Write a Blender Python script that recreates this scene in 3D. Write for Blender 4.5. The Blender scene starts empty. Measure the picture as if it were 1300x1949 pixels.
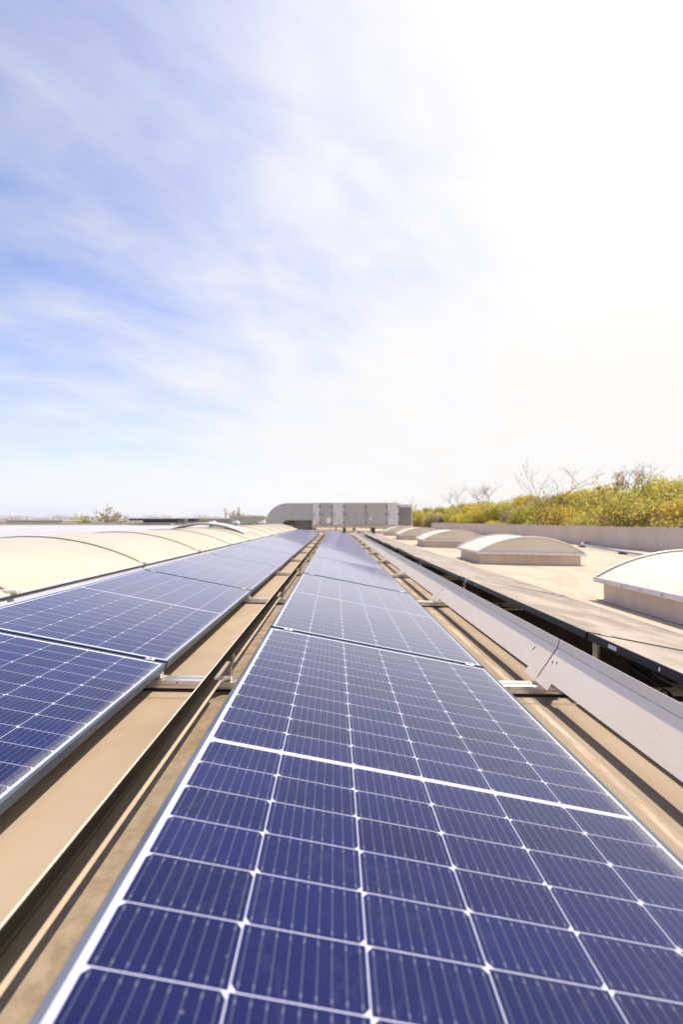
import bpy, bmesh, math, random
from mathutils import Matrix, Vector, Euler
R = math.radians
rnd = random.Random(7)
S = bpy.context.scene
C = S.collection

# ------------------------------------------------------------------ camera, sky, sun, exposure
CAM_H = 8.0                                  # eye height above the ground outside
SLOPE = R(1.25)                              # drainage fall of the roof, down to the right
G = Matrix.Translation((0, 0, CAM_H)) @ Matrix.Rotation(SLOPE, 4, 'Y')   # roof frame -> world

cam = bpy.data.objects.new('camera', bpy.data.cameras.new('camera'))
C.objects.link(cam); S.camera = cam
pi_, yw, ro = R(1.13), R(0.90), R(1.25)
fw = Vector((math.sin(yw)*math.cos(pi_), math.cos(yw)*math.cos(pi_), math.sin(pi_)))
rt = Vector((math.cos(yw), -math.sin(yw), 0)); up = rt.cross(fw)
rt2 = rt*math.cos(ro) + up*math.sin(ro); up2 = rt2.cross(fw)
M = Matrix((( rt2.x, up2.x, -fw.x, 0), (rt2.y, up2.y, -fw.y, 0), (rt2.z, up2.z, -fw.z, 0), (0, 0, 0, 1)))
cam.matrix_world = G @ M
cd = cam.data
cd.sensor_fit = 'HORIZONTAL'; cd.sensor_width = 24.0; cd.lens = 828/1300*24.0
cd.clip_start = 0.02; cd.clip_end = 6000
cd.dof.use_dof = True; cd.dof.focus_distance = 1.75; cd.dof.aperture_fstop = 2.2

S.view_settings.view_transform = 'Standard'; S.view_settings.look = 'None'
S.view_settings.gamma = 1.0; S.view_settings.exposure = 0.50
S.cycles.max_bounces = 8

SUN_AZ, SUN_EL = R(48), R(58)
sun_dir = Vector((math.sin(SUN_AZ)*math.cos(SUN_EL), math.cos(SUN_AZ)*math.cos(SUN_EL), math.sin(SUN_EL)))
sl = bpy.data.lights.new('sun', 'SUN'); sl.energy = 4.8; sl.angle = R(0.9); sl.color = (1.0, 0.90, 0.76)
so = bpy.data.objects.new('sun', sl); C.objects.link(so)
so.rotation_euler = sun_dir.to_track_quat('Z', 'Y').to_euler(); so.location = (20, 20, 60)

class NT:
    """small helper to write node trees"""
    def __init__(s, tree): s.t = tree; s.n = tree.nodes; s.l = tree.links
    def node(s, typ, **kw):
        n = s.n.new(typ)
        for k, v in kw.items(): setattr(n, k, v)
        return n
    def put(s, sock, v):
        if v is None: return
        if isinstance(v, bpy.types.NodeSocket): s.l.new(v, sock)
        else:
            if isinstance(v, (tuple, list)) and len(v) == 3 and sock.type == 'RGBA': v = (*v, 1)
            sock.default_value = v
    def math(s, op, a, b=None, c=None, clamp=False):
        n = s.node('ShaderNodeMath', operation=op, use_clamp=clamp)
        s.put(n.inputs[0], a); s.put(n.inputs[1], b)
        if c is not None: s.put(n.inputs[2], c)
        return n.outputs[0]
    def step(s, v, lo, hi, a=0.0, b=1.0):
        n = s.node('ShaderNodeMapRange', interpolation_type='SMOOTHSTEP')
        s.put(n.inputs[0], v); s.put(n.inputs[1], lo); s.put(n.inputs[2], hi); s.put(n.inputs[3], a); s.put(n.inputs[4], b)
        return n.outputs[0]
    def mix(s, f, a, b):
        n = s.node('ShaderNodeMix', data_type='RGBA'); s.put(n.inputs[0], f); s.put(n.inputs[6], a); s.put(n.inputs[7], b)
        return n.outputs[2]
    def noise(s, vec, scale, detail=4, rough=.55, dist=0):
        n = s.node('ShaderNodeTexNoise'); s.put(n.inputs['Vector'], vec); n.inputs['Scale'].default_value = scale
        n.inputs['Detail'].default_value = detail; n.inputs['Roughness'].default_value = rough; n.inputs['Distortion'].default_value = dist
        return n.outputs[0]
    def xyz(s, v):
        n = s.node('ShaderNodeSeparateXYZ'); s.put(n.inputs[0], v); return n.outputs
    def vec(s, x, y, z):
        n = s.node('ShaderNodeCombineXYZ'); s.put(n.inputs[0], x); s.put(n.inputs[1], y); s.put(n.inputs[2], z); return n.outputs[0]
    def vscale(s, v, sc):
        n = s.node('ShaderNodeVectorMath', operation='MULTIPLY'); s.put(n.inputs[0], v); n.inputs[1].default_value = sc; return n.outputs[0]

def build_world():
    w = bpy.data.worlds.new('World'); S.world = w; w.use_nodes = True
    N = NT(w.node_tree); N.n.clear()
    sky = N.node('ShaderNodeTexSky', sky_type='NISHITA', sun_disc=False, sun_elevation=SUN_EL, sun_rotation=SUN_AZ,
                 air_density=1.0, dust_density=1.0, ozone_density=2.0)
    tc = N.node('ShaderNodeTexCoord')
    d = N.xyz(tc.outputs['Generated'])
    dz = N.math('MAXIMUM', d[2], 0.0)
    den = N.math('ADD', dz, 0.30)
    px = N.math('DIVIDE', d[0], den); py = N.math('DIVIDE', d[1], den)
    # high thin cirrus: noise on the cloud deck, drawn out along the wind
    c_, s_ = math.cos(R(34)), math.sin(R(34))
    a = N.math('ADD', N.math('MULTIPLY', px, c_), N.math('MULTIPLY', py, s_))
    b = N.math('SUBTRACT', N.math('MULTIPLY', py, c_), N.math('MULTIPLY', px, s_))
    v1 = N.vec(N.math('MULTIPLY', a, 1.0), N.math('MULTIPLY', b, 1.35), 0.3)
    n1 = N.noise(v1, 1.3, 6, .55, .45)
    v2 = N.vec(N.math('MULTIPLY', a, 1.0), N.math('MULTIPLY', b, 1.9), 4.1)
    n2 = N.noise(v2, 3.6, 5, .52, .35)
    nn = N.math('ADD', N.math('MULTIPLY', N.math('SUBTRACT', n1, .5), 1.35), N.math('MULTIPLY', N.math('SUBTRACT', n2, .5), 1.15))
    base = N.math('MULTIPLY_ADD', d[0], 1.05, 0.82)
    base = N.math('ADD', base, N.step(d[2], .25, .72, .24, -.16))
    base = N.math('SUBTRACT', base, N.step(d[2], .60, 1.0, 0, .5))
    cov = N.step(N.math('ADD', base, nn), -0.22, 1.45)
    cov = N.math('MULTIPLY', cov, N.step(d[2], -.02, .02))
    dot = N.node('ShaderNodeVectorMath', operation='DOT_PRODUCT')
    N.put(dot.inputs[0], tc.outputs['Generated']); dot.inputs[1].default_value = sun_dir
    glow = N.math('POWER', N.math('MAXIMUM', dot.outputs['Value'], 0.0), 5.0)
    bright = N.math('MULTIPLY_ADD', glow, 0.9, 5.7)
    cl = N.node('ShaderNodeVectorMath', operation='SCALE'); cl.inputs[0].default_value = (1.0, 0.985, 0.975); N.put(cl.inputs['Scale'], bright)
    tint = N.vscale(sky.outputs[0], (1.32, 1.14, 1.28))
    haze = N.math('POWER', N.math('SUBTRACT', 1.0, dz), 9.0)
    skyc = N.mix(N.math('MULTIPLY', haze, .75), tint, (4.6, 5.2, 6.9))
    out = N.mix(cov, skyc, cl.outputs[0])
    bg = N.node('ShaderNodeBackground'); N.put(bg.inputs[0], out); bg.inputs[1].default_value = 0.12
    o = N.node('ShaderNodeOutputWorld'); N.l.new(bg.outputs[0], o.inputs[0])
build_world()

# ------------------------------------------------------------------ materials
def material(name, col=(.5, .5, .5), rough=.5, metal=0.0, spec=.5, fn=None):
    m = bpy.data.materials.new(name); m.use_nodes = True
    N = NT(m.node_tree); bsdf = N.n['Principled BSDF']
    bsdf.inputs['Base Color'].default_value = (*col, 1); bsdf.inputs['Roughness'].default_value = rough
    bsdf.inputs['Metallic'].default_value = metal; bsdf.inputs['Specular IOR Level'].default_value = spec
    if fn: fn(N, bsdf)
    return m
def bump(N, bsdf, h, strength, dist=.01):
    b = N.node('ShaderNodeBump'); b.inputs['Strength'].default_value = strength; b.inputs['Distance'].default_value = dist
    N.put(b.inputs['Height'], h); N.l.new(b.outputs[0], bsdf.inputs['Normal'])
def varied(c1, c2, scale, detail=5, stretch=(1, 1, 1), bump_s=0.0, coord='Object', rough=None):
    def fn(N, bsdf):
        tc = N.node('ShaderNodeTexCoord'); v = N.vscale(tc.outputs[coord], stretch)
        n = N.noise(v, scale, detail)
        N.put(bsdf.inputs['Base Color'], N.mix(N.step(n, .3, .7), c1, c2))
        if rough: N.put(bsdf.inputs['Roughness'], N.step(n, .3, .7, rough[0], rough[1]))
        if bump_s: bump(N, bsdf, N.noise(v, scale*6, 4), bump_s)
    return fn

CW, CH, MG = .1665, .0842, .012
PW, PL, GAP = 1.04, 24*.0842+.012+.048, .021
def cells(cell_a, cell_b, line, grid_w, bus, dust, dust_gleam_col, dust_gleam, coat=.8, sheen=.85, tint=(.80, .74, 1.0)):
    def fn(N, bsdf):
        uv = N.node('ShaderNodeUVMap').outputs[0]
        x, y, _ = N.xyz(uv)
        oi = N.node('ShaderNodeObjectInfo')
        ay = N.math('SUBTRACT', N.math('ABSOLUTE', y), MG/2)
        fx = N.math('DIVIDE', N.math('ADD', x, 3*CW), CW); fy = N.math('DIVIDE', ay, CH)
        ix = N.math('FLOOR', fx)
        cx = N.math('MULTIPLY', N.math('SUBTRACT', N.math('FRACT', fx), .5), CW)
        cy = N.math('MULTIPLY', N.math('SUBTRACT', N.math('FRACT', fy), .5), CH)
        acx = N.math('ABSOLUTE', cx)
        hx, hy = CW/2 - grid_w, CH/2 - grid_w*.8
        inx = N.step(acx, hx-.0004, hx+.0004, 1, 0)
        iny = N.step(N.math('ABSOLUTE', cy), hy-.0004, hy+.0004, 1, 0)
        # cut corners on one long side of every half cell, alternating from column to column
        par = N.math('SUBTRACT', N.math('MULTIPLY', N.math('MODULO', ix, 2.0), 2.0), 1.0)
        sy = N.math('SIGN', y)
        q = N.math('MULTIPLY', cy, N.math('MULTIPLY', par, -1.0))
        q = N.math('MULTIPLY', q, 1.0)
        ch = N.math('ADD', N.math('SUBTRACT', acx, hx), N.math('SUBTRACT', N.math('MULTIPLY', q, sy if False else -1.0), hy))
        cut = N.step(ch, -.0082, -.0074, 1, 0)
        area_x = N.step(N.math('ABSOLUTE', x), 3*CW-.0005, 3*CW+.0005, 1, 0)
        area_y = N.math('MULTIPLY', N.step(ay, 12*CH-.0005, 12*CH+.0005, 1, 0), N.step(ay, -.0005, .0005))
        cell = N.math('MULTIPLY', N.math('MULTIPLY', inx, iny), N.math('MULTIPLY', cut, N.math('MULTIPLY', area_x, area_y)))
        # nine thin ribbons per cell with solder pads at the cell ends
        bx = N.math('SUBTRACT', N.math('FRACT', N.math('MULTIPLY', N.math('FRACT', fx), 9.0)), .5)
        abx = N.math('MULTIPLY', N.math('ABSOLUTE', bx), CW/9)
        rib = N.step(abx, .0003, .0007, 1, 0)
        pad = N.math('MULTIPLY', N.step(abx, .0009, .0015, 1, 0),
                     N.step(N.math('ABSOLUTE', N.math('SUBTRACT', N.math('ABSOLUTE', cy), hy-.0085)), .0022, .0032, 1, 0))
        rib = N.math('MULTIPLY', N.math('MAXIMUM', N.math('MULTIPLY', rib, bus*.8), N.math('MULTIPLY', pad, bus)), cell)
        # fine contact fingers are below what can be seen: they only mottle the cell
        tcx = N.node('ShaderNodeTexCoord')
        off = N.vec(x, y, N.math('MULTIPLY', oi.outputs['Random'], 37.0))
        mott = N.noise(off, 55, 3, .6)
        big = N.noise(off, 3.2, 4)
        cellrnd = N.node('ShaderNodeTexWhiteNoise', noise_dimensions='3D')
        N.put(cellrnd.inputs['Vector'], N.vec(ix, N.math('FLOOR', N.math('DIVIDE', y, CH)), oi.outputs['Random']))
        tone = N.math('ADD', N.math('MULTIPLY', mott, .6), N.math('MULTIPLY', cellrnd.outputs['Value'], .4))
        col = N.mix(N.step(tone, .2, .8), cell_a, cell_b)
        col = N.mix(cell, line, col)
        col = N.mix(rib, col, (.50, .53, .62))
        # dust film and painted reflection, settled dirt along the low edge, droppings
        grain = N.noise(off, 240, 2, .7)
        film = N.math('MULTIPLY', N.step(big, .35, .75, .4, 1.0), dust_gleam)
        spots = N.math('MULTIPLY', N.step(N.noise(off, 60, 2, .5), .76, .80), .35)
        edge = N.math('ADD', N.math('ADD', x, N.math('MULTIPLY', N.math('SUBTRACT', big, .5), .05)), N.math('MULTIPLY', N.math('SUBTRACT', grain, .5), .012))
        low = N.math('MULTIPLY', N.step(edge, PW/2-.062, PW/2-.018), N.math('MULTIPLY', N.step(grain, .38, .60, .45, 1.0), dust))
        fine = N.math('MULTIPLY', N.step(grain, .60, .72), .05)
        wm = N.noise(N.vec(x, N.math('MULTIPLY', y, .6), N.math('MULTIPLY', oi.outputs['Random'], 11.0)), 6.0, 5, .6, .5)
        ring = N.math('MULTIPLY', N.step(N.math('ABSOLUTE', N.math('SUBTRACT', wm, .52)), .004, .022, 1, 0), .028)
        film = N.math('MAXIMUM', film, ring)
        dirt = N.math('MAXIMUM', N.math('MAXIMUM', film, low), N.math('MAXIMUM', spots, fine))
        col = N.mix(dirt, col, dust_gleam_col)
        N.put(bsdf.inputs['Base Color'], col)
        N.put(bsdf.inputs['Roughness'], N.math('ADD', N.math('MULTIPLY', big, .05), N.math('MULTIPLY_ADD', dirt, .5, .06)))
        bsdf.inputs['IOR'].default_value = 1.5
        bsdf.inputs['Coat Weight'].default_value = coat; bsdf.inputs['Coat Roughness'].default_value = .05; bsdf.inputs['Coat IOR'].default_value = 1.30
        bsdf.inputs['Sheen Weight'].default_value = sheen; bsdf.inputs['Sheen Roughness'].default_value = .26; bsdf.inputs['Specular Tint'].default_value = (.30, .45, 1.0, 1)
        bsdf.inputs['Sheen Tint'].default_value = (*tint, 1)
    return fn

m_cell = material('navy_cell_laminate', spec=.20, fn=cells((.0025, .0050, .048), (.0055, .0088, .076), (.50, .52, .67), .0008, .22, .52, (.27, .265, .26), .012))
m_cell_black = material('dark_gleam_laminate', spec=.5, fn=cells((.05, .042, .034), (.065, .055, .045), (.30, .27, .22), .0010, .25, .5, (.56, .43, .30), .85, .3, .6, (1, .86, .68)))  # the all-over tan paints in the reflections on the right row
m_frame = material('anodised_frame', (.1, .13, .18), .5, .2, .3, fn=varied((.045, .06, .095), (.085, .105, .15), 22, 4, (1, .2, 1)))
m_frame_dark = material('black_frame', (.02, .02, .024), .42, .3)
m_alu = material('bare_aluminium', (.78, .75, .71), .34, .85, fn=varied((.70, .67, .63), (.82, .80, .77), 14, 4, (.2, 4, 4)))
m_sheet = material('cream_coated_sheet', (.8, .77, .74), .5, .0, .4, fn=varied((.95, .79, .61), (.97, .84, .67), 7, 7, (1, .5, 1), bump_s=.05, rough=(.42, .62)))
m_lip = material('dusty_lip', (.45, .36, .27), .6, 0, .3, fn=varied((.38, .30, .22), (.52, .43, .33), 14, 6, (1, .3, 1)))
m_back = material('brown_back_shade', (.04, .034, .03), .6, 0, .2, fn=varied((.026, .022, .019), (.045, .038, .032), 12, 6, (1, .3, 1)))  # dark brown that paints in the shade under the wind sheets
m_rubber = material('black_rubber', (.018, .018, .018), .8)
m_steel = material('screw_steel', (.45, .44, .42), .4, .9)
m_dark_plastic = material('black_plastic', (.02, .02, .02), .5)
m_sticker = material('white_sticker', (.78, .78, .76), .5)

def roof_fn(N, bsdf):
    tc = N.node('ShaderNodeTexCoord'); o = tc.outputs['Object']; x, y, z = N.xyz(o)
    big = N.noise(o, .55, 5, .6); mid = N.noise(N.vscale(o, (1, .35, 1)), 3.2, 6, .62); gr = N.noise(o, 260, 2, .6); wv = N.noise(N.vscale(o, (1, .16, 1)), 7, 5, .6, .8)
    col = N.mix(N.step(big, .32, .68), (.32, .25, .18), (.39, .315, .235))
    col = N.mix(N.math('MULTIPLY', N.step(mid, .42, .75), .6), col, (.28, .205, .13))
    # flare on the right, painted in as a paler roof beyond the rows
    col = N.mix(N.math('MULTIPLY', N.step(N.math('ADD', x, N.math('MULTIPLY', big, 1.0)), 2.2, 3.4), .75), col, (.50, .42, .34))
    # along the row edges: pale washed drip line, painted shade beside it
    def band(c, w, soft, amp):
        dx = N.math('ABSOLUTE', N.math('ADD', N.math('SUBTRACT', x, c), N.math('MULTIPLY', N.math('SUBTRACT', wv, .5), amp)))
        return N.step(dx, w, w+soft, 1, 0)
    foot_shade = N.math('MULTIPLY', band(.925, .07, .05, .06), N.step(mid, .30, .60, .2, .6))  # shade at the foot of the wind sheets, painted into the roof
    col = N.mix(foot_shade, col, (.13, .095, .06))
    wash = N.math('MULTIPLY', band(.905, .008, .014, .05), N.step(N.noise(N.vscale(o, (1, .12, 1)), 30, 7, .75), .36, .66))
    col = N.mix(N.math('MULTIPLY', wash, .8), col, (.62, .50, .37))
    grime_shade = N.math('MULTIPLY', band(-.40, .10, .10, .10), N.step(N.noise(o, 16, 6, .7), .34, .66, .2, .9))  # grainy grime plus the middle row's painted shadow along its left edge
    col = N.mix(grime_shade, col, (.17, .125, .07))
    # ponding rings left by dried puddles, and patched areas
    pw = N.noise(N.vscale(o, (1, .55, 1)), .9, 4, .5, .4)
    ring = N.step(N.math('ABSOLUTE', N.math('SUBTRACT', pw, .56)), .004, .03, 1, 0)
    col = N.mix(N.math('MULTIPLY', ring, .30), col, (.27, .20, .13))
    col = N.mix(N.math('MULTIPLY', N.step(pw, .56, .60), .25), col, (.30, .24, .175))
    streak = N.step(N.noise(N.vscale(o, (.25, 2.2, 1)), 2.4, 6, .65), .55, .78)
    col = N.mix(N.math('MULTIPLY', streak, .35), col, (.24, .175, .11))
    specks = N.step(N.noise(o, 90, 2, .5), .70, .76)
    col = N.mix(N.math('MULTIPLY', specks, .35), col, (.16, .11, .07))
    # overlapping sheet laps across the fall every few metres
    lap = N.math('ABSOLUTE', N.math('SUBTRACT', N.math('FRACT', N.math('DIVIDE', N.math('ADD', y, .55), 5.0)), .5))
    lap = N.step(lap, .001, .003, 1, 0)
    col = N.mix(N.math('MULTIPLY', lap, .6), col, (.2, .14, .09))
    col = N.mix(N.math('MULTIPLY', N.step(gr, .3, .7), .16), col, (.22, .16, .10))
    N.put(bsdf.inputs['Base Color'], col); bsdf.inputs['Roughness'].default_value = .85
    h = N.math('ADD', N.math('MULTIPLY', gr, .35), N.math('ADD', mid, N.math('MULTIPLY', lap, -.6)))
    bump(N, bsdf, h, .35, .004)
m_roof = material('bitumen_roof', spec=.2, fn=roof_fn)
def white_roof_fn(N, bsdf):
    tc = N.node('ShaderNodeTexCoord'); o = tc.outputs['Object']; x, y, z = N.xyz(o)
    n = N.noise(N.vscale(o, (1, .25, 1)), .35, 6, .6, .6)
    seam = N.step(N.math('ABSOLUTE', N.math('SUBTRACT', N.math('FRACT', N.math('DIVIDE', N.math('ADD', y, N.math('MULTIPLY', n, 2.5)), 6.5)), .5)), .004, .03, 1, 0)
    col = N.mix(N.step(n, .3, .7), (.36, .36, .385), (.43, .43, .445))
    N.put(bsdf.inputs['Base Color'], N.mix(N.math('MULTIPLY', seam, .5), col, (.40, .40, .43)))
    bsdf.inputs['Roughness'].default_value = .55
m_white_roof = material('white_membrane', fn=white_roof_fn)
m_upstand = material('light_flashing', (.42, .43, .48), .45, .3, fn=varied((.31, .32, .385), (.38, .39, .45), 3, 5, (1, .3, 1)))
m_wall = material('parapet_concrete', (.46, .40, .37), .85, fn=varied((.57, .47, .385), (.65, .545, .46), 1.3, 7, (1, 1, .35), .08))
m_coping = material('parapet_coping', (.62, .55, .5), .6, fn=varied((.58, .51, .46), (.66, .60, .55), 3, 5))
m_curb = material('skylight_curb', (.52, .48, .45), .6, fn=varied((.62, .49, .375), (.71, .58, .455), 5, 6, (1, 1, .4), .05))
def acrylic_fn(c1, c2, tr):
    def fn(N, bsdf):
        tc = N.node('ShaderNodeTexCoord'); n = N.noise(N.vscale(tc.outputs['Object'], (1, .7, 1)), 1.6, 5)
        col = N.mix(N.step(n, .3, .7), c1, c2)
        oi = N.node('ShaderNodeObjectInfo'); x_, y_, z_ = N.xyz(tc.outputs['Object'])
        d_ = N.noise(N.vec(N.math('MULTIPLY', x_, .6), N.math('MULTIPLY', y_, 7.0), N.math('MULTIPLY', oi.outputs['Random'], 31.0)), 1.3, 5, .65)
        col = N.mix(N.math('MULTIPLY', N.step(d_, .52, .80), .20), col, (.40, .33, .23))
        N.put(bsdf.inputs['Base Color'], col); bsdf.inputs['Roughness'].default_value = .28
        t = N.node('ShaderNodeBsdfTranslucent'); N.put(t.inputs[0], col)
        mx = N.node('ShaderNodeMixShader'); mx.inputs[0].default_value = tr
        N.l.new(bsdf.outputs[0], mx.inputs[1]); N.l.new(t.outputs[0], mx.inputs[2])
        N.l.new(mx.outputs[0], N.n['Material Output'].inputs[0])
    return fn
m_dome = material('opal_acrylic', fn=acrylic_fn((.86, .79, .67), (.90, .84, .73), .30))
m_vault = material('cream_acrylic', fn=acrylic_fn((.66, .60, .485), (.71, .65, .535), .35))
m_rim = material('pale_rim', (.74, .70, .65), .4, fn=varied((.70, .66, .61), (.78, .75, .70), 6, 4))
m_rib = material('rib_gasket', (.16, .15, .13), .6)
def zinc_fn(N, bsdf):
    tc = N.node('ShaderNodeTexCoord'); o = tc.outputs['Object']
    n = N.noise(N.vscale(o, (5, 1, .5)), 1.4, 6, .6); sp = N.node('ShaderNodeTexVoronoi'); N.put(sp.inputs['Vector'], o); sp.inputs['Scale'].default_value = 14
    col = N.mix(N.step(n, .3, .7), (.38, .38, .385), (.43, .43, .43))
    N.put(bsdf.inputs['Base Color'], N.mix(N.math('MULTIPLY', sp.outputs['Distance'], .2), col, (.3, .3, .3)))
    bsdf.inputs['Roughness'].default_value = .45; bsdf.inputs['Metallic'].default_value = .35
m_zinc = material('galvanised_casing', fn=zinc_fn)
m_zinc_light = material('light_casing', (.58, .59, .60), .45, .3, fn=varied((.52, .53, .54), (.62, .63, .64), 2, 5, (4, 1, .5)))
m_louvre = material('louvre_grey', (.30, .29, .28), .5, .3)
m_dark = material('dark_recess', (.03, .028, .026), .8)
m_ground = material('field', fn=varied((.10, .10, .035), (.20, .17, .07), .06, 8))
def hill_fn(N, bsdf):
    tc = N.node('ShaderNodeTexCoord'); o = tc.outputs['Object']
    col = N.mix(N.step(N.noise(o, .22, 6), .38, .6), (.38, .27, .16), (.24, .20, .05))
    N.put(bsdf.inputs['Base Color'], N.mix(N.step(N.noise(o, 3.0, 5), .4, .7), col, (.30, .23, .10))); bsdf.inputs['Roughness'].default_value = .95
m_hill = material('dry_grass_bank', fn=hill_fn)
def leaf_mat(name, c1, c2, tr=.5):
    def fn(N, bsdf):
        g = N.node('ShaderNodeNewGeometry'); oi = N.node('ShaderNodeObjectInfo')
        f = N.math('ADD', N.math('MULTIPLY', g.outputs['Random Per Island'], .65), N.math('MULTIPLY', oi.outputs['Random'], .35))
        col = N.mix(f, c1, c2)
        N.put(bsdf.inputs['Base Color'], col); bsdf.inputs['Roughness'].default_value = .6
        t = N.node('ShaderNodeBsdfTranslucent'); N.put(t.inputs[0], col)
        mx = N.node('ShaderNodeMixShader'); mx.inputs[0].default_value = tr
        N.l.new(bsdf.outputs[0], mx.inputs[1]); N.l.new(t.outputs[0], mx.inputs[2])
        N.l.new(mx.outputs[0], N.n['Material Output'].inputs[0])
    return material(name, spec=.2, fn=fn)
m_leaf_y = leaf_mat('yellow_leaves', (.55, .42, .07), (.76, .63, .16))
m_leaf_g = leaf_mat('spring_green_leaves', (.38, .36, .07), (.62, .57, .16))
m_leaf_d = leaf_mat('olive_leaves', (.26, .23, .05), (.42, .36, .09))
m_leaf_b = leaf_mat('brown_twigs', (.38, .30, .20), (.54, .45, .32), .3)
m_bark = material('bark', (.26, .17, .07), .9, fn=varied((.20, .13, .06), (.34, .23, .10), 4, 5))
m_bark_pale = material('pale_bark', (.46, .38, .29), .9)

# ------------------------------------------------------------------ mesh and object helpers
class MB:
    def __init__(s): s.v = []; s.f = []; s.uv = {}
    def quad(s, a, b, c, d):
        i = len(s.v); s.v += [a, b, c, d]; s.f.append((i, i+1, i+2, i+3))
    def box(s, x0, x1, y0, y1, z0, z1, skip=()):
        i = len(s.v)
        s.v += [(x0,y0,z0),(x1,y0,z0),(x1,y1,z0),(x0,y1,z0),(x0,y0,z1),(x1,y0,z1),(x1,y1,z1),(x0,y1,z1)]
        s.f += [tuple(i+k for k in q) for q in ((3,2,1,0),(4,5,6,7),(0,1,5,4),(1,2,6,5),(2,3,7,6),(3,0,4,7))]
        return s
    def prism(s, prof, y0, y1, caps=True):
        """closed profile in x,z swept along y"""
        n = len(prof); i = len(s.v)
        s.v += [(p[0], y0, p[1]) for p in prof] + [(p[0], y1, p[1]) for p in prof]
        for k in range(n):
            s.f.append((i+k, i+(k+1) % n, i+n+(k+1) % n, i+n+k))
        if caps: s.f += [tuple(i+n-1-k for k in range(n)), tuple(i+n+k for k in range(n))]
        return s
    def prism_x(s, prof, x0, x1):
        n = len(prof); i = len(s.v)
        s.v += [(x0, p[0], p[1]) for p in prof] + [(x1, p[0], p[1]) for p in prof]
        for k in range(n): s.f.append((i+k, i+(k+1) % n, i+n+(k+1) % n, i+n+k))
        s.f += [tuple(i+n-1-k for k in range(n)), tuple(i+n+k for k in range(n))]
        return s
    def sheet(s, prof, t, y0, y1):
        """open profile in x,z given a thickness t, swept along y"""
        L = []; Rr = []
        for k, p in enumerate(prof):
            a = Vector(prof[max(k-1, 0)]); b = Vector(prof[min(k+1, len(prof)-1)])
            d = (b-a).normalized(); nrm = Vector((-d.y, d.x))*t/2
            L.append((p[0]+nrm.x, p[1]+nrm.y)); Rr.append((p[0]-nrm.x, p[1]-nrm.y))
        return s.prism(L + Rr[::-1], y0, y1)
    def tube(s, pts, r, n=8, r2=None):
        i0 = len(s.v); P = [Vector(p) for p in pts]; m = len(P)
        for k, p in enumerate(P):
            t = (P[min(k+1, m-1)] - P[max(k-1, 0)]).normalized()
            a = t.cross(Vector((0, 0, 1)) if abs(t.z) < .9 else Vector((1, 0, 0))).normalized(); b = t.cross(a)
            rr = r if r2 is None else r + (r2-r)*k/(m-1)
            for j in range(n):
                q = 2*math.pi*j/n; s.v.append(tuple(p + a*math.cos(q)*rr + b*math.sin(q)*rr))
        for k in range(m-1):
            for j in range(n):
                s.f.append((i0+k*n+j, i0+k*n+(j+1) % n, i0+(k+1)*n+(j+1) % n, i0+(k+1)*n+j))
        s.f += [tuple(i0+n-1-j for j in range(n)), tuple(i0+(m-1)*n+j for j in range(n))]
        return s
    def build(s, name, mat, parent=None, bevel=0.0, smooth=False):
        me = bpy.data.meshes.new(name); me.from_pydata(s.v, [], s.f); me.validate(); me.update()
        bm = bmesh.new(); bm.from_mesh(me); bmesh.ops.recalc_face_normals(bm, faces=bm.faces[:]); bm.to_mesh(me); bm.free()
        if mat: me.materials.append(mat)
        if smooth:
            for p in me.polygons: p.use_smooth = True
        o = bpy.data.objects.new(name, me); C.objects.link(o)
        if parent: o.parent = parent
        if bevel:
            b = o.modifiers.new('bevel', 'BEVEL'); b.width = bevel; b.segments = 2; b.limit_method = 'ANGLE'
        return o

ROOF = []                                        # top-level objects placed in the roof's frame
def tag(o, label, cat, group=None, kind=None):
    if label: o['label'] = label
    if cat: o['category'] = cat
    if group: o['group'] = group
    if kind: o['kind'] = kind
    return o
def thing(name, label, cat, loc=(0, 0, 0), rot=(0, 0, 0), group=None, roof=True):
    o = bpy.data.objects.new(name, None); C.objects.link(o); o.empty_display_size = .2
    o.location = loc; o.rotation_euler = rot; tag(o, label, cat, group)
    if roof: ROOF.append(o)
    return o
def copy_tree(o, parent=None):
    c = o.copy(); C.objects.link(c)
    if parent is not None: c.parent = parent
    for ch in list(o.children): copy_tree(ch, c)
    return c
def dup(o, label, loc, rot=None, roof=True, group=None):
    c = copy_tree(o); c.location = loc
    if rot is not None: c.rotation_euler = rot
    if label: c['label'] = label
    if group: c['group'] = group
    if roof: ROOF.append(c)
    return c
ORD = ['first', 'second', 'third', 'fourth', 'fifth', 'sixth', 'seventh', 'eighth', 'ninth', 'tenth', 'eleventh', 'twelfth', 'thirteenth', 'fourteenth']

# ------------------------------------------------------------------ ground, hill
ZR = -.80                                        # roof surface in the roof frame (camera eye = 0)
g = MB(); g.quad((-3000, -3000, 0), (3000, -3000, 0), (3000, 3000, 0), (-3000, 3000, 0))
tag(g.build('ground', m_ground), 'flat green brown fields around the building', 'ground', kind='structure')

def hill_z(x, y):
    t = max(0, min(1, (x-10.8)/13.0)); t = t*t*(3-2*t)
    n = .5*math.sin(x*.31+y*.11) + .4*math.sin(y*.23+1.3) + .3*math.sin(x*.7-y*.4)
    far = max(0, min(1, (x-27)/40.0))
    return 0.2 + (8.2 + n*.5 + far*2.0)*t - (0.2 if t <= 0 else 0)
h = MB()
xs = [11.5+1.5*i for i in range(46)]; ys = [-20+4.0*j for j in range(75)]
for y in ys:
    for x in xs: h.v.append((x, y, hill_z(x, y)))
nx = len(xs)
for j in range(len(ys)-1):
    for i in range(nx-1): h.f.append((j*nx+i, j*nx+i+1, (j+1)*nx+i+1, (j+1)*nx+i))
tag(h.build('hill', m_hill, smooth=True), 'dry grassy bank rising behind the right parapet', 'hill', kind='structure')

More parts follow.
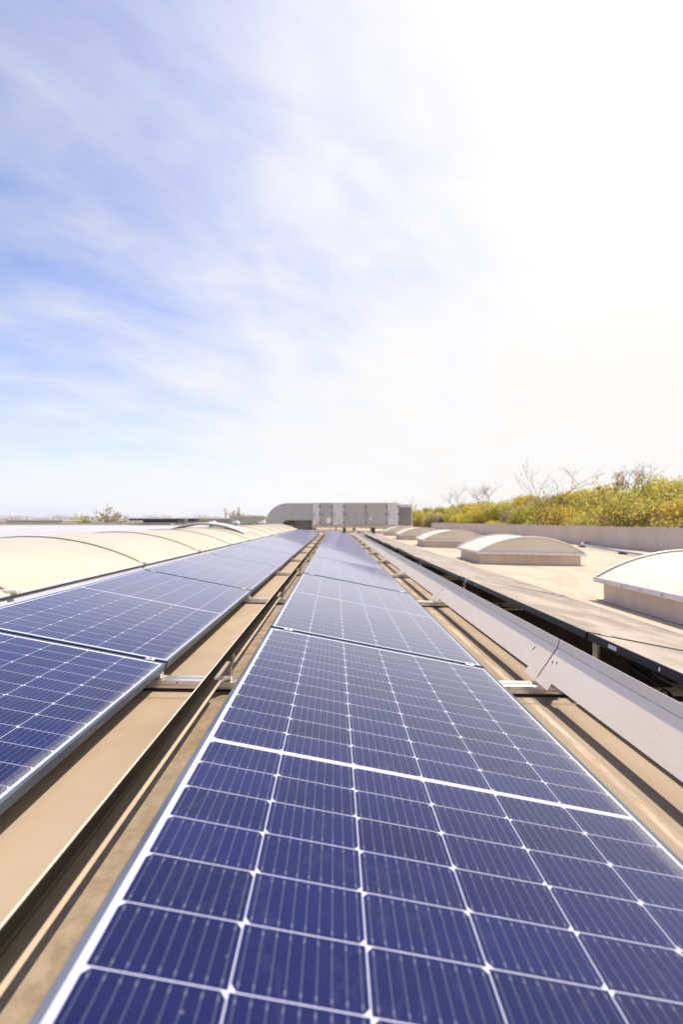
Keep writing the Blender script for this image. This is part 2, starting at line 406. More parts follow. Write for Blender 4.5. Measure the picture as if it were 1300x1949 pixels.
# ------------------------------------------------------------------ the building under us
b = thing('building', 'flat roofed building with a tan bitumen roof carrying the solar panels', 'building', roof=True)
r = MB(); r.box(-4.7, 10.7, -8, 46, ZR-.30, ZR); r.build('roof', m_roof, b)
w = MB(); w.box(-4.6, 10.6, -7.9, 45.9, -9.5, ZR-.304); w.build('wall', m_wall, b)

wl = thing('parapet_wall', 'long taupe parapet wall along the right edge of the roof', 'wall', (10.5, 0, ZR))
p = MB()
y = -7.0
while y < 46:
    p.box(0, .18, y, y+2.99, .002, .77); y += 3.0
p.build('wall_panel', m_wall, wl, bevel=.006)
cp = MB(); cp.box(-.03, .21, -7.0, 46, .772, .80); cp.build('coping', m_coping, wl, bevel=.006)

# left wing of the roof, level, with a white membrane
wb = thing('white_roofed_hall', 'wide low hall with a pale white membrane roof beyond the long skylight', 'building', (0, 0, CAM_H-.72), roof=False)
a = MB(); a.box(-80, -4.72, -8, 70, -.3, 0); a.build('roof', m_white_roof, wb)
a = MB(); a.box(-79.9, -4.82, -7.9, 69.9, -7.2, -.304); a.build('wall', m_wall, wb)
a = MB(); a.box(-80, -26, 69.7, 70.0, .003, .30); a.build('parapet', m_coping, wb)
a = MB()
for k in range(9):
    x0 = -75+6*k
    a.tube([(x0+6*t/10, 69.4-9*0, .28-.16*math.sin(math.pi*t/10)) for t in range(11)], .03, 5)
a.build('sagging_cable', m_louvre, wb)

# ------------------------------------------------------------------ solar panels
TAU = R(9.81); ZH = -.5055                       # tilt, height of the high edge
ROW_X = {'left': -1.797, 'middle': -.2932, 'right': 1.22}
cosT, sinT = math.cos(TAU), math.sin(TAU)
Y0 = 2.0709; PIT = PL + GAP                      # far joint of the nearest panels, pitch along the row
NP = 11
def make_panel(kind, label):
    fr_m, lam = (m_frame_dark, m_cell_black) if kind == 'dark' else (m_frame, m_cell)
    t = thing('solar_panel', label, 'solar panel')
    f = MB(); x1, y1, wd, dp = PW/2, PL/2, .011, .035
    f.box(-x1, -x1+wd, -y1, y1, -dp, 0); f.box(x1-wd, x1, -y1, y1, -dp, 0)
    f.box(-x1+wd+.0003, x1-wd-.0003, -y1, -y1+wd, -dp, -.0004); f.box(-x1+wd+.0003, x1-wd-.0003, y1-wd, y1, -dp, -.0004)
    f.build('frame', fr_m, t, bevel=.0012)
    l = MB(); l.box(-x1+wd-.002, x1-wd+.002, -y1+wd-.002, y1-wd+.002, -.0075, -.0016)
    o = l.build('glass_laminate', lam, t)
    uvl = o.data.uv_layers.new(name='UVMap')
    for lp in o.data.loops: uvl.data[lp.index].uv = o.data.vertices[lp.vertex_index].co.xy
    for cx in (-.432, .442):                      # clamps bridging to the next panel
        c = MB(); c.box(cx-.021, cx+.021, y1-.006, y1+GAP+.006, .0005, .0045); c.box(cx-.019, cx+.019, y1+.004, y1+GAP-.004, -.03, .0004)
        cl = c.build('clamp', m_alu, t, bevel=.001)
        bo = MB(); bo.tube([(cx, y1+GAP/2, .0046), (cx, y1+GAP/2, .009)], .0055, 6); bo.build('bolt', m_steel, cl)
    # feet on the rail: tall at the high edge, short at the low edge (local frame, leaning back upright)
    Rm = Matrix.Rotation(-TAU, 4, 'Y')
    def upright(name, xs_, top, width):
        m = MB(); hgt = (ZH - (xs_+PW/2)*sinT - .0352*cosT) - (ZR+.046)
        m.box(-width/2, width/2, -.02, .02, -hgt+.002, -.004); m.box(-width/2-.012, width/2+.012, -.022, .022, -hgt+.001, -hgt+.006)
        m.box(-width/2-.006, width/2+.006, -.024, .024, -.0045, -.0005)
        oo = m.build(name, m_alu, t, bevel=.001)
        oo.matrix_local = Matrix.Translation((xs_, y1+GAP/2, -.0352)) @ Rm
    upright('rear_post', -PW/2+.05, 0, .012)
    upright('front_foot', PW/2-.03, 0, .03)
    if kind == 'dark':
        st = MB(); st.box(-x1-.0012, -x1-.0002, y1-.21, y1-.155, -.027, -.010); st.build('sticker', m_sticker, t)
        st = MB(); st.box(-x1-.0012, -x1-.0002, y1-.46, y1-.452, -.027, -.012); st.build('frame_clip', m_alu, t)
    else:
        st = MB(); st.box(-x1+.026, -x1+.046, y1-.022-.012, y1-.018-.012, -.0015, -.0012); st.build('serial_label', m_sticker, t)
    return t
def row_loc(row, k):
    x = ROW_X[row] + PW/2*cosT; z = ZH - PW/2*sinT
    return (x, Y0 - PL/2 - GAP/2 + k*PIT, z)
ROWTXT = {'middle': 'blue solar panel with white cell grid', 'left': 'blue solar panel beside the long cream skylight', 'right': 'tan gleaming black framed solar panel behind the wind sheets'}
for row in ('middle', 'left', 'right'):
    src = None
    for k in range(NP):
        if row == 'right': lab = ('nearest ' if k == 0 else ORD[k] + ' ') + 'tan gleaming black framed solar panel in the right row'
        elif row == 'middle': lab = 'nearest blue solar panel in the middle row, filling the foreground' if k == 0 else ORD[k] + ' blue solar panel from the camera in the middle row'
        else: lab = 'nearest blue solar panel in the left row, grey dust along its low edge' if k == 0 else ORD[k] + ' blue solar panel from the camera in the row beside the cream skylight'
        rowdist = rnd.uniform(-.006, .006) if k > 1 else 0
        tw = ((.010 if k > 2 else 0) + rnd.uniform(-.004, .004) if k > 1 else 0, TAU + (rnd.uniform(-.006, .006) if k > 1 else 0), 0)
        if src is None:
            src = make_panel('dark' if row == 'right' else 'blue', lab); src['group'] = 'solar panels of the %s row' % row
            src.location = row_loc(row, k); src.rotation_euler = tw
        else:
            dup(src, lab, row_loc(row, k), tw)

# ------------------------------------------------------------------ rails across the roof under every joint
def make_rail(label):
    t = thing('mounting_rail', label, 'rail', group='mounting rails under the panel joints')
    m = MB(); pr = [(-.036, .0), (-.036, .014), (-.031, .016), (-.031, .020), (-.036, .022), (-.036, .036), (-.012, .036), (-.012, .031), (.012, .031), (.012, .036), (.036, .036), (.036, 0)]
    m.prism_x(pr, -1.95, 2.36); m.build('profile', m_alu, t, bevel=.0008)
    m = MB(); m.box(-1.93, 2.34, -.043, .047, -.009, -.001); m.build('rubber_mat', m_rubber, t)
    m = MB()
    for x in (-.71, .83): m.tube([(x, -.0362, .028), (x, -.0372, .028)], .004, 8)
    m.build('rivet', m_dark_plastic, t)
    return t
rail0 = make_rail('aluminium rail crossing the roof nearest the camera, at the first panel joint')
rail0.location = (0, Y0, ZR+.0095)
for k in range(1, NP):
    dup(rail0, '%s aluminium rail from the camera crossing under the panel joints' % ORD[k], (0, Y0+k*PIT, ZR+.0095))

# ------------------------------------------------------------------ wind sheets behind each high edge
DX = 1.513
def make_deflector(label, group):
    # local: x relative to row (right row positions), y from 0 (near) to PIT, z above camera eye level
    t = thing('wind_sheet', label, 'wind deflector', group=group)
    L = PIT - .007
    m = MB()
    face = [(-.230, .010), (-.145, .137)]          # bottom, fold   (z measured from -.72)
    m.sheet(face, .0022, .002, L)
    d = Vector((.085, .127)).normalized()
    b0 = Vector((-.230, .010)); b1 = b0 - d*.036
    for ya, yb in ((.002, .115), (L-.115, L)):
        m.sheet([tuple(b1), tuple(b0)], .0022, ya, yb)
    m.build('face_sheet', m_sheet, t, bevel=.0006)
    m = MB(); m.sheet([(-.1442, .1385), (-.134, .178)], .0022, .002, L); m.build('top_flange', m_sheet, t, bevel=.0006)
    m = MB(); m.sheet([(-.2285, .0095), (-.188, .002)], .0022, .12, L-.12); m.build('bottom_lip', m_lip, t, bevel=.0006)
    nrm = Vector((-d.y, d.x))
    m = MB(); o1 = -nrm*.0026; m.sheet([(face[0][0]+o1.x, face[0][1]+o1.y), (face[1][0]+o1.x, face[1][1]+o1.y)], .0016, .003, L-.001); m.sheet([(-.1415, .1375), (-.1315, .177)], .0016, .003, L-.001); m.build('back_shade', m_back, t)  # thin dark skin painting the underside's shade onto the sheet
    for (s_, yy) in ((.085, L-.03), (.092, L-.062), (.088, .165), (.10, .160)):
        q = b0 + d*s_
        a0 = Vector((q.x+nrm.x*.0012, yy, q.y+nrm.y*.0012)); a1 = Vector((q.x+nrm.x*.0028, yy, q.y+nrm.y*.0028))
        m = MB(); m.tube([a0, a1], .0042, 8); m.build('screw', m_dark_plastic, t)
    # bracket behind the sheet, standing on the rail
    m = MB(); m.sheet([(-.170, -.028), (-.172, .030), (-.160, .062), (-.163, .090)], .004, L-.045, L+.0)
    m.box(-.215, -.150, L-.05, L+.0, -.0335, -.0300)
    m.build('bracket', m_alu, t, bevel=.0008)
    return t
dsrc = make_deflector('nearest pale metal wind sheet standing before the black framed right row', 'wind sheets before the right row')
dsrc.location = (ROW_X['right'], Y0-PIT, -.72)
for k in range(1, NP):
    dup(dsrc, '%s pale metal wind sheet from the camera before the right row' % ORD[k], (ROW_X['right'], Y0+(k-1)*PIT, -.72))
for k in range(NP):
    lab = 'nearest metal wind sheet, its shaded back in view, in the gap left of the middle row' if k == 0 else '%s metal wind sheet in the narrow gap between left and middle rows' % ORD[k]
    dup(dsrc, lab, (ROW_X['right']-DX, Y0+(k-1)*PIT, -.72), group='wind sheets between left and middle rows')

# ------------------------------------------------------------------ electrics under the right row
def optimiser(label, loc):
    t = thing('power_optimiser', label, 'junction box', loc, group='junction boxes under the right row')
    m = MB(); m.box(-.05, .05, -.07, .07, -.10, -.02)
    m.build('housing', m_dark_plastic, t, bevel=.004)
    m = MB()
    for i in range(8): m.box(-.062, -.0505, -.065, .065, -.098+i*.0095, -.094+i*.0095)
    m.build('cooling_fin', m_dark_plastic, t)
    m = MB(); m.box(-.015, .015, -.012, .012, -.0195, .03); m.build('hanger', m_alu, t)
    return t
o0 = optimiser('nearest black ribbed junction box hanging under the right row', (1.42, 1.93, -.585))
dup(o0, 'second black ribbed junction box from the camera under the right row', (1.42, 1.93+PIT, -.585))
for i, (yy, xx, rr, lab) in enumerate(((1.62, 1.36, .055, 'grey cable loop hanging under the nearest right row panel'), (1.74, 1.33, .035, 'small dark cable loop beside the nearest junction box'), (3.5, 1.34, .05, 'dark cable loop hanging under the second right row panel'))):
    m = MB(); m.tube([(0, -.35, .07), (0, -.2, .04)] + [(.012*math.sin(a*.5), -.02+rr*math.sin(a), .0+rr*math.cos(a)-.02) for a in [j*.35 for j in range(-3, 19)]] + [(.02, .2, .03), (.02, .35, .07)], .004, 6)
    o = m.build('cable', material('cable_sheath', (.22, .21, .20) if i == 0 else (.03, .03, .03), .45), smooth=True)
    o.location = (xx, yy, -.66); tag(o, lab, 'cable', 'cables under the right row'); ROOF.append(o)

# ------------------------------------------------------------------ domed skylights on the right
def arc(x0, x1, z0, rise, n):
    w_ = (x1-x0)/2; rad = (w_*w_+rise*rise)/(2*rise); a0 = math.asin(w_/rad); cx = (x0+x1)/2
    return [(cx+rad*math.sin(-a0+2*a0*i/n), z0+rise-rad+rad*math.cos(-a0+2*a0*i/n)) for i in range(n+1)]
def make_dome(label):
    t = thing('domed_skylight', label, 'skylight', group='domed skylights on the right of the roof')
    W_, Ln = 2.05, 1.35                            # local origin: front left corner of the curb on the roof
    m = MB(); tck = .05
    m.box(0, W_, 0, tck, .0, .215); m.box(0, W_, Ln-tck, Ln, .0, .215); m.box(0, tck, tck+.0005, Ln-tck-.0005, 0, .215); m.box(W_-tck, W_, tck+.0005, Ln-tck-.0005, 0, .215)
    m.build('curb', m_curb, t, bevel=.004)
    m = MB(); ov = .075
    m.box(-ov, W_+ov, -ov, .0, .190, .245); m.box(-ov, W_+ov, Ln, Ln+ov, .190, .245); m.box(-ov, -.001, .0005, Ln-.0005, .190, .245); m.box(W_+.001, W_+ov, .0005, Ln-.0005, .190, .245)
    m.box(.001, W_-.001, .001, Ln-.001, .216, .235)
    m.build('rim', m_rim, t, bevel=.008)
    A = arc(-.05, W_+.05, .246, .30, 28)
    m = MB(); m.sheet(A, .006, -.04, Ln+.04); m.build('vault', m_dome, t, smooth=False)
    for yy in (-.062, Ln+.022):                    # arched edge strips
        e = MB(); e.sheet(arc(-.055, W_+.055, .249, .305, 28), .03, yy, yy+.04); e.build('arched_edge', m_rim, t, bevel=.006)
    for yy in (-.030, Ln+.020):
        e = MB(); i0 = len(e.v); e.prism(arc(-.03, W_+.03, .247, .282, 28), yy, yy+.006); e.build('gable', m_dome, t)
    for yy in (-.0215, Ln+.0125):
        e = MB(); e.sheet(arc(-.052, W_+.052, .2475, .3035, 28), .012, yy, yy+.009); e.build('gasket', m_rib, t)
    m = MB()
    for i in range(7): m.tube([(.16+i*.288, -ov-.0005, .215), (.16+i*.288, -ov-.007, .215)], .011, 8)
    for i in range(5): m.tube([(-ov-.0005, .14+i*.268, .215), (-ov-.007, .14+i*.268, .215)], .011, 8)
    m.build('fixing', m_steel, t)
    m = MB(); m.box(-.05, W_+.05, -.05, -.0005, .0015, .012); m.box(-.05, -.0005, 0, Ln+.05, .0015, .012); m.build('flashing', m_curb, t, bevel=.004)
    for o in t.children:
        if o.name.startswith('vault'):
            for p_ in o.data.polygons: p_.use_smooth = False
    return t
dm = make_dome('nearest domed skylight, cut off by the right edge of the photo'); dm.location = (2.93, 3.33, ZR+.002)
for k in range(1, 5):
    lab = ['', 'large domed skylight with a cream gable, second from the camera', 'third domed skylight from the camera on the right', 'fourth domed skylight from the camera, small and pale', 'farthest domed skylight, nearest to the grey ventilation unit'][k]
    dup(dm, lab, (2.93+.02*k, 3.33+5.4*k, ZR+.002))

# ------------------------------------------------------------------ long barrel skylight on the left
bs = thing('barrel_skylight', 'long cream barrel vault skylight along the left side of the roof', 'skylight', (-2.18, 0, ZR))
BW = 2.5; Y_A, Y_B = -3.1, 25.5
m = MB(); m.box(-.06, 0, Y_A, Y_B, .0, .235); m.box(-BW, -BW+.06, Y_A, Y_B, 0, .235); m.box(-BW+.061, -.061, Y_B-.06, Y_B, 0, .235); m.build('curb', m_upstand, bs)
m = MB(); m.prism([(.0005, .225), (.205, .012), (.205, .002), (.0005, .002)], Y_A, Y_B); m.build('flashing', m_upstand, bs)
m = MB(); m.box(-.08, .018, Y_A, Y_B+.03, .244, .262); m.box(-BW-.035, -BW+.08, Y_A, Y_B+.03, .236, .262); m.build('edge_rail', m_rim, bs, bevel=.004)
yk = -1.06 - 2.03
prof = arc(-BW+.02, -.02, .263, .27, 30)
ys_ = [3.0+2.03*k for k in range(-3, 11)] + [Y_B]
for i in range(len(ys_)-1):
    m = MB(); m.sheet(prof, .006, ys_[i]+.012, ys_[i+1]-.012); m.build('vault_pane', m_vault, bs)
for i, yy in enumerate(ys_):
    m = MB(); m.sheet(arc(-BW+.01, -.01, .264, .277, 30), .012, yy-.011, yy+.011); m.build('rib', m_rib, bs)
    m = MB(); m.box(-.055, .045, yy-.028, yy+.028, .2625, .285); m.build('rib_foot', m_rim, bs, bevel=.004)
e = MB(); e.prism(arc(-BW+.03, -.03, .262, .262, 30), Y_B-.02, Y_B-.01); e.build('gable', m_vault, bs)
# raised smoke vent over the vault
sv = thing('smoke_vent', 'arched white smoke vent flap raised over the long skylight', 'vent', (-2.18, 11.9, ZR))
m = MB(); m.sheet(arc(-BW+.1, -.30, .40, .24, 24), .05, 0, .75); m.build('flap', m_rim, sv, bevel=.008)
m = MB(); m.sheet(arc(-BW+.08, -.28, .375, .24, 24), .03, -.012, -.001); m.build('gasket', m_rib, sv)
m = MB()
for x in (-BW+.35, -.55): m.box(x-.02, x+.02, .3, .34, .40, .52)
m.build('strut', m_steel, sv)

# ------------------------------------------------------------------ conduit near the parapet
cd_ = thing('conduit', 'grey pipe on black blocks running along the parapet behind the domes', 'pipe', (0, 0, ZR))
m = MB(); m.tube([(10.48, 17.9, .12), (10.0, 17.4, .11), (9.3, 16.2, .09), (8.75, 14.0, .075), (8.4, 12.4, .075), (7.7, 9.5, .075), (7.4, 7.6, .07)], .035, 10); m.build('pipe', m_upstand, cd_, smooth=True)
for x, y in ((9.3, 16.2), (8.45, 12.6), (7.75, 9.6)):
    m = MB(); m.box(x-.10, x+.10, y-.08, y+.08, .001, .055); m.build('support_block', m_rubber, cd_, bevel=.01)

# ------------------------------------------------------------------ air handling unit across the end of the roof (upright, level)
AX = lambda px: (px-637)/27.6
ah = thing('air_handling_unit', 'long grey metal air handling unit with a rounded duct end across the roof', 'ventilation unit', (0, 30.0, CAM_H), roof=False)
top, bot = 1.22, -.36
DEP = 2.3
m = MB()
x0, x1 = AX(505), AX(594)
RAD = 1.55
pr = [(x0, -.80)] + [(x0+RAD-RAD*math.cos(a), top-.03-RAD+RAD*math.sin(a)) for a in [i*math.pi/2/14 for i in range(15)]] + [(x1, top-.03), (x1, .02), (AX(548), .02), (AX(540), -.10), (AX(540), -.80)]
m.prism(pr, 0, DEP); m.build('duct_elbow', m_zinc, ah, bevel=.01)
def casing(name, a, b_, z0, z1, mat, y0=0.0, d=DEP):
    q = MB(); q.box(AX(a), AX(b_), y0, y0+d, z0, z1); return q.build(name, mat, ah, bevel=.012)
casing('casing', 594.2, 760, bot, top, m_zinc, .02)
doors = []
for a, b_, mt in ((595.5, 609.5, m_zinc_light), (610.5, 632, m_zinc), (633.5, 655, m_zinc_light), (656.5, 697, m_zinc), (697.8, 736.5, m_zinc), (738, 759, m_zinc_light)):
    dr = MB(); dr.box(AX(a), AX(b_), -.03, .0185, bot+.05, top-.03); o = dr.build('door', mt, ah, bevel=.01)
    for zz in (.95, .45, -.15):
        hm = MB(); hm.box(AX(b_)-.055, AX(b_)+.012, -.055, -.0305, zz-.06, zz+.06); hm.build('hinge', m_rubber, o, bevel=.006)
    hm = MB(); hm.box(AX(a)+.10, AX(a)+.14, -.075, -.0305, .25, .50); hm.build('handle', m_louvre, o, bevel=.006)
for a, b_, z0, z1 in ((622, 630, -.18, .18), (636, 639, -.28, -.10), (597, 600, -.30, -.12), (704, 707, .02, .22), (755, 758.5, -.26, -.10)):
    q = MB(); q.box(AX(a), AX(b_), -.036, -.0306, z0, z1); q.build('notice', m_sticker, ah)
for px_ in (695.5, 707.5):
    q = MB(); q.tube([(AX(px_), -.05, -.55), (AX(px_), -.05, .02 if px_ > 700 else .8)], .016, 6); q.build('cable_pipe', m_zinc_light, ah)
q = MB(); q.box(AX(760.3), AX(786), .12, DEP-.1, bot-.05, top-.13)
q.build('intake_box', m_louvre, ah, bevel=.01)
for i in range(11):
    q = MB(); z = bot+.08+i*.128; q.prism_x([(.118, z), (.05, z-.05), (.05, z-.04), (.118, z+.02)], AX(761), AX(785.5)); q.build('louvre_blade', m_zinc, ah)
q = MB(); q.box(AX(594), AX(787), .0, DEP, bot-.13, bot-.004); q.build('base_frame', m_curb, ah)
for px_ in (598, 640, 676, 712, 748, 783):
    for yy in (.05, DEP-.2):
        q = MB(); q.box(AX(px_)-.06, AX(px_)+.06, yy, yy+.14, -1.02, bot-.131); q.build('leg', m_zinc, ah)
q = MB(); q.box(AX(541), AX(593), .9, DEP, -1.0, .015); q.build('back_panel', m_louvre, ah)
q = MB(); q.tube([(AX(553), .55, -.85), (AX(553), .55, -.25), (AX(558), .6, -.1)], .16, 12, .12); q.build('branch_pipe', m_upstand, ah, smooth=True)
ah2 = MB()

# low wall of the plant platform and small things before it
def post(label, x, y, hgt, rad, mat, cat):
    t = thing('roof_outlet', label, cat, (x, y, ZR))
    q = MB(); q.tube([(0, 0, .001), (0, 0, hgt)], rad, 12); q.build('pipe', mat, t)
    q = MB(); q.tube([(0, 0, hgt+.001), (0, 0, hgt+.05)], rad*1.35, 12, rad*.8); q.build('cap', mat, t)
post('small dark roof outlet pipe straight ahead before the ventilation unit', .63, 27.2, .34, .08, m_rubber, 'pipe')
post('small dark roof outlet pipe to the right before the ventilation unit', 2.46, 27.2, .36, .09, m_rubber, 'pipe')
t = thing('service_platform', 'low beige platform strip under the ventilation unit', 'platform', (0, 28.6, ZR))
q = MB(); q.box(-5.5, 7.5, 0, 3.9, .002, .10); q.build('slab', m_curb, t, bevel=.01)
q = MB(); q.box(-5.45, 7.45, -.08, -.002, .002, .06); q.build('edge_strip', m_louvre, t)
t = thing('white_roof_fan', 'small rounded white fan cowl beside the louvred end of the unit', 'fan', (4.7, 27.7, ZR))
q = MB(); q.box(-.32, .32, -.32, .32, .001, .22); q.build('curb', m_curb, t, bevel=.01)
q = MB(); q.tube([(0, 0, .221), (0, 0, .36), (0, 0, .44), (0, 0, .50)], .36, 16, .12); q.build('cowl', m_sticker, t, smooth=True)

# ------------------------------------------------------------------ far left: roofs and units on the skyline (level)
def W(px, py, D):                                  # bearing -> place, used while laying out the skyline
    return ((px-637)/828*D, D, CAM_H + (990.7-py)/828*D)
def block(name, label, cat, px0, px1, py0, py1, D, depth, mat, parts=()):
    a = W(px0, py1, D); c = W(px1, py0, D)
    t = thing(name, label, cat, ((a[0]+c[0])/2, D, a[2]), roof=False)
    hw, hh = (c[0]-a[0])/2, c[2]-a[2]
    q = MB(); q.box(-hw, hw, 0, depth, 0, hh); q.build('body', mat, t, bevel=.02)
    q = MB(); q.box(-hw-.06, hw+.06, -.06, depth+.06, hh+.002, hh+.10); q.build('cap', m_coping if mat is not m_dark_plastic else m_dark_plastic, t, bevel=.01)
    return t
m_green = material('grey_green_cladding', (.42, .44, .36), .7, fn=varied((.38, .40, .33), (.46, .48, .40), 1.0, 4))
m_taupe = material('taupe_cladding', (.42, .37, .35), .7, fn=varied((.38, .33, .31), (.46, .41, .39), 1.0, 4))
block('black_roof_unit', 'long black flat unit on the far left skyline', 'roof unit', 275, 340, 988.5, 995, 66, 3, m_dark_plastic)
block('black_canopy', 'thin black flat slab at the far left skyline, left of the long black unit', 'roof unit', 249, 274, 988.5, 991, 66.5, 3, m_dark_plastic)
block('black_box', 'short black box on the far skyline beside the taupe block', 'roof unit', 360, 373, 988.5, 993, 65, 2, m_dark_plastic)
def ground_block(name, label, px0, px1, py0, D, depth, mat):
    a = W(px0, 990, D); c = W(px1, py0, D)
    t = thing(name, label, 'building', ((a[0]+c[0])/2, D, 0), roof=False)
    hw, hh = (c[0]-a[0])/2, c[2]
    q = MB(); q.box(-hw, hw, 0, depth, 0, hh); q.build('wall', mat, t)
    q = MB(); q.box(-hw-.15, hw+.15, -.15, depth+.15, hh+.003, hh+.25); q.build('roof', m_coping, t)
    q = MB()
    for i in range(4): q.box(-hw*.8+i*hw*.45, -hw*.8+i*hw*.45+hw*.25, -.05, -.002, hh-2.6, hh-1.2)
    q.build('window', m_dark_plastic, t)
    return t
ground_block('green_hall', 'low grey green hall at the far left behind the white roof', 20, 124, 992, 110, 12, m_green)
ground_block('taupe_hall', 'low taupe hall beyond the long skylight', 336, 442, 989, 90, 12, m_taupe)
ground_block('pale_hall', 'pale grey green hall left of the ventilation unit', 440, 503, 984.5, 75, 10, m_green)
for i, (px_, lab) in enumerate(((406, 'small white roof vent in front of the taupe hall'), (450, 'small white roof vent before the pale hall'), (500, 'small white roof vent nearest the rounded duct end'))):
    p_ = W(px_, 1000, 48)
    t = thing('white_roof_vent', lab, 'vent', (p_[0], p_[1], CAM_H-.718), group='white vents on the white roof', roof=False)
    q = MB(); q.box(-.3, .3, -.3, .3, .0, .45); q.build('curb', m_upstand, t, bevel=.01)
    q = MB(); q.prism([(-.36, .452), (.36, .452), (.2, .66), (-.2, .66)], -.36, .36); q.build('hood', m_sticker, t, bevel=.01)

# ------------------------------------------------------------------ plants
def leaf_cloud(mb, n, shape, size, rg):
    for _ in range(n):
        c = shape(rg)
        a = Vector((rg.gauss(0, 1), rg.gauss(0, 1), rg.gauss(0, 1))).normalized()
        b_ = a.cross(Vector((rg.gauss(0, 1), rg.gauss(0, 1), rg.gauss(0, 1)))).normalized()
        s = size*rg.uniform(.6, 1.4)
        i = len(mb.v)
        mb.v += [tuple(c-a*s), tuple(c+b_*s*.45), tuple(c+a*s), tuple(c-b_*s*.45)]; mb.f.append((i, i+1, i+2, i+3))
def bush_mesh(rg, w_, hgt, n, size):
    clumps = []
    for _ in range(11):
        a = rg.uniform(0, 2*math.pi); q = math.sqrt(rg.random())*w_*.8
        z = hgt*rg.uniform(.25, .85)*(1-.35*q/w_)
        clumps.append((Vector((q*math.cos(a), q*math.sin(a), z)), w_*rg.uniform(.28, .5), rg.uniform(.6, 1.2)))
    def shape(r2):
        c, rad, wt = r2.choice(clumps)
        d = Vector((r2.gauss(0, 1), r2.gauss(0, 1), r2.gauss(0, 1))).normalized()
        p = c + d*rad*(r2.random()**.45)
        return Vector((p.x, p.y, max(.05, p.z)))
    mb = MB(); leaf_cloud(mb, n, shape, size, rg)
    st = MB()
    for c, rad, _ in clumps:
        top = c + Vector((0, 0, rad*.6)); st.tube([(c.x*.08, c.y*.08, -.3), (c.x*.5, c.y*.5, c.z*.45), tuple(top)], .05, 5, .012)
        for _ in range(3):
            e_ = c + Vector((rg.gauss(0, 1), rg.gauss(0, 1), abs(rg.gauss(0, 1)))).normalized()*rad*1.15
            st.tube([tuple(c*.7), tuple(e_)], .02, 4, .004)
    return mb, st
def make_bush(rg, w_, hgt, n, mat, size, label, group):
    t = thing('shrub', label, 'shrub', roof=False, group=group)
    mb, st = bush_mesh(rg, w_, hgt, n, size)
    mb.build('foliage', mat, t); st.build('stem', m_bark, t)
    return t
SH = 'yellow green shrub in the dense thicket on the bank behind the parapet'
kinds = []
for i, mt in enumerate((m_leaf_y, m_leaf_g, m_leaf_b, m_leaf_g, m_leaf_d)):
    rg = random.Random(100+i)
    kinds.append(make_bush(rg, 2.0, 2.6, 6500, mt, .08, SH if i != 2 else 'brown barely leafed shrub in the thicket on the bank', 'shrubs on the bank' if i != 2 else 'brown shrubs on the bank'))
used = [False]*5
rg = random.Random(5)
spots = []
y = 13.0
while y < 150:
    stepy = 2.1 + y*.018
    for lane, (xx, lo) in enumerate(((17.3, .92), (20.5, 1.1), (25.0, 1.15), (31.0, 1.3))):
        if lane == 3 and y > 110: continue
        if rg.random() < .10 or math.hypot(xx-25, y-39) < 3.5: continue
        spots.append((xx + rg.uniform(-1.3, 1.3), y + rg.uniform(-.9, .9), lo*rg.uniform(.75, 1.12)))
    y += stepy
for (x, y, sc) in spots:
    k = rg.choices(range(5), (4, 3, 1.6, 3, 1.6))[0]
    loc = (x, y, hill_z(x, y)-.1); rot = (0, 0, rg.uniform(0, 6.28))
    if not used[k]: o = kinds[k]; o.location = loc; o.rotation_euler = rot; used[k] = True
    else: o = dup(kinds[k], None, loc, rot, roof=False)
    o.scale = (sc*rg.uniform(.9, 1.25), sc*rg.uniform(.9, 1.25), sc)
for k in range(5):
    if not used[k]: kinds[k].location = (24+k, 155+3*k, hill_z(24, 155))

def bare_tree(label, loc, hgt, seed, spread=.55, mat=m_bark, leaf=None, nleaf=0, lean=(0, 0), trunk_r=.12, lsize=.07):
    rg = random.Random(seed); t = thing('bare_tree' if not nleaf else 'budding_tree', label, 'tree', loc, roof=False)
    tr = MB(); cr = MB(); tips = []
    def grow(p, d, ln, rad, lev):
        n = 4; pts = [p]
        for i in range(n):
            d = (d + Vector((rg.gauss(0, .10), rg.gauss(0, .10), rg.gauss(.03, .06)))).normalized()
            p = p + d*ln/n; pts.append(p)
        (tr if lev == 0 else cr).tube([tuple(q) for q in pts], rad, 6 if lev < 2 else 4, rad*.55)
        if lev >= 4: tips.extend(pts[1:]); return
        if lev >= 2: tips.append(p)
        for i in range(rg.choice((3, 4)) if lev < 3 else 3):
            q = pts[rg.choice((2, 3, 4))] if lev else pts[rg.choice((3, 4, 4))]
            side = Vector((rg.gauss(0, 1), rg.gauss(0, 1), rg.gauss(0, .35)))
            nd = (d*(1-spread) + side.normalized()*spread*1.15 + Vector((0, 0, .18))).normalized()
            grow(q, nd, ln*rg.uniform(.58, .82), rad*.52, lev+1)
    grow(Vector((0, 0, -.3)), Vector((lean[0], lean[1], 1)).normalized(), hgt*.34, trunk_r, 0)
    tr.build('trunk', mat, t, smooth=True)
    cw = cr.build('crown', mat, t)
    if nleaf:
        def shape(r2):
            return r2.choice(tips) + Vector((r2.gauss(0, .05), r2.gauss(0, .05), r2.gauss(0, .05)))
        lf = MB(); leaf_cloud(lf, nleaf, shape, lsize, rg); lf.build('leaves', leaf, cw)
    return t
def on_hill(px, x):
    D = x*828/(px-637); return (x, D, hill_z(x, D))
bare_tree('tall bare tree with a spreading twiggy crown rising from the shrubs', on_hill(1036, 15.3), 12.2, 11, .55, leaf=m_leaf_y, nleaf=260)
bare_tree('slim golden tree just right of the tall bare tree', on_hill(1078, 15.3), 8.2, 12, .5, leaf=m_leaf_y, nleaf=700, trunk_r=.10)
bare_tree('thin bare tree left of the tall one, above the lower shrubs', on_hill(932, 21), 8.2, 13, .5, m_bark_pale)
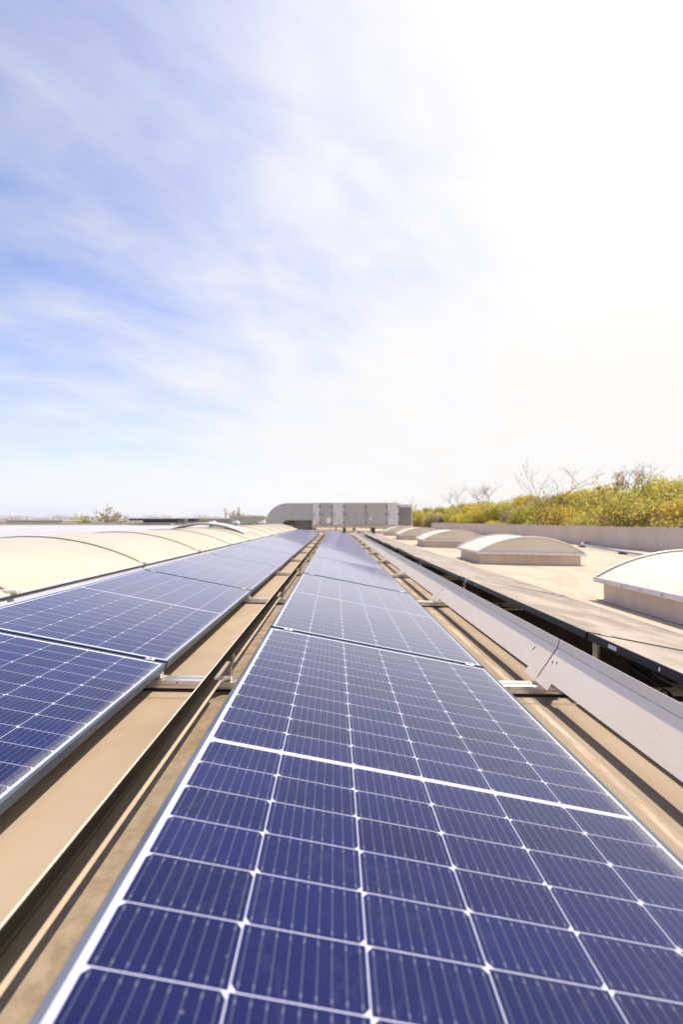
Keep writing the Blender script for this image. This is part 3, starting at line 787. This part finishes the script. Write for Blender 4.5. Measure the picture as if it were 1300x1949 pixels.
bare_tree('pale bare tree at the low left end of the thicket', on_hill(872, 21), 9, 14, .55, m_bark_pale)
bare_tree('leaning bare tree near the right edge above the golden bush', on_hill(1252, 15.6), 10, 15, .6, leaf=m_leaf_y, nleaf=900, lean=(-.15, 0), trunk_r=.11)
bare_tree('faint twiggy tree behind the right end of the bank', on_hill(1215, 24), 6.0, 16, .5, m_bark_pale)
bare_tree('small leafy tree showing past the louvred end of the ventilation unit', (11.4, 62, 0), 15, 17, .45, leaf=m_leaf_g, nleaf=1200)
bare_tree('tree top peeping over the middle of the ventilation unit', (7.3, 80, 0), 15, 18, .45, leaf=m_leaf_y, nleaf=1500)
bare_tree('dark round tree on the crest of the bank', on_hill(1165, 29), 5.0, 19, .4, leaf=m_leaf_d, nleaf=1600)
# far skyline on the left
bare_tree('broad leafless tree alone on the far left skyline', (W(212, 0, 130)[0], 130, 0), 15.5, 21, .6, m_bark_pale, m_leaf_b, 2500, lsize=.2)
bare_tree('brownish slender tree beside the pale hall', (W(447, 0, 95)[0], 95, 0), 11.6, 22, .35, m_bark_pale, m_leaf_b, 2200, lsize=.16)
bare_tree('green tree just left of the rounded duct end', (W(487, 0, 100)[0], 100, 0), 12.5, 23, .5, m_bark, m_leaf_g, 2600, lsize=.18)
bare_tree('small yellow green tree left of the broad leafless tree', (W(163, 0, 120)[0], 120, 0), 12.8, 24, .5, m_bark, m_leaf_g, 2600, lsize=.18)
rg = random.Random(77)
far = MB()
def fshape(r2):
    x = r2.uniform(-150, -25); return Vector((x, 170+r2.uniform(0, 14), min(10.2, 6.0 + r2.random()*3.2 + .5*math.sin(x*.33)+.4*math.sin(x*.9)+abs(r2.gauss(0, .25)))))
leaf_cloud(far, 16000, fshape, .2, rg)
tag(far.build('distant_wood', m_leaf_b), 'brown leafless wood along the far left horizon', 'wood', kind='stuff')

# ------------------------------------------------------------------ move everything on the roof into the roof's frame
bpy.context.view_layer.update()
for o in ROOF: o.matrix_basis = G @ o.matrix_basis
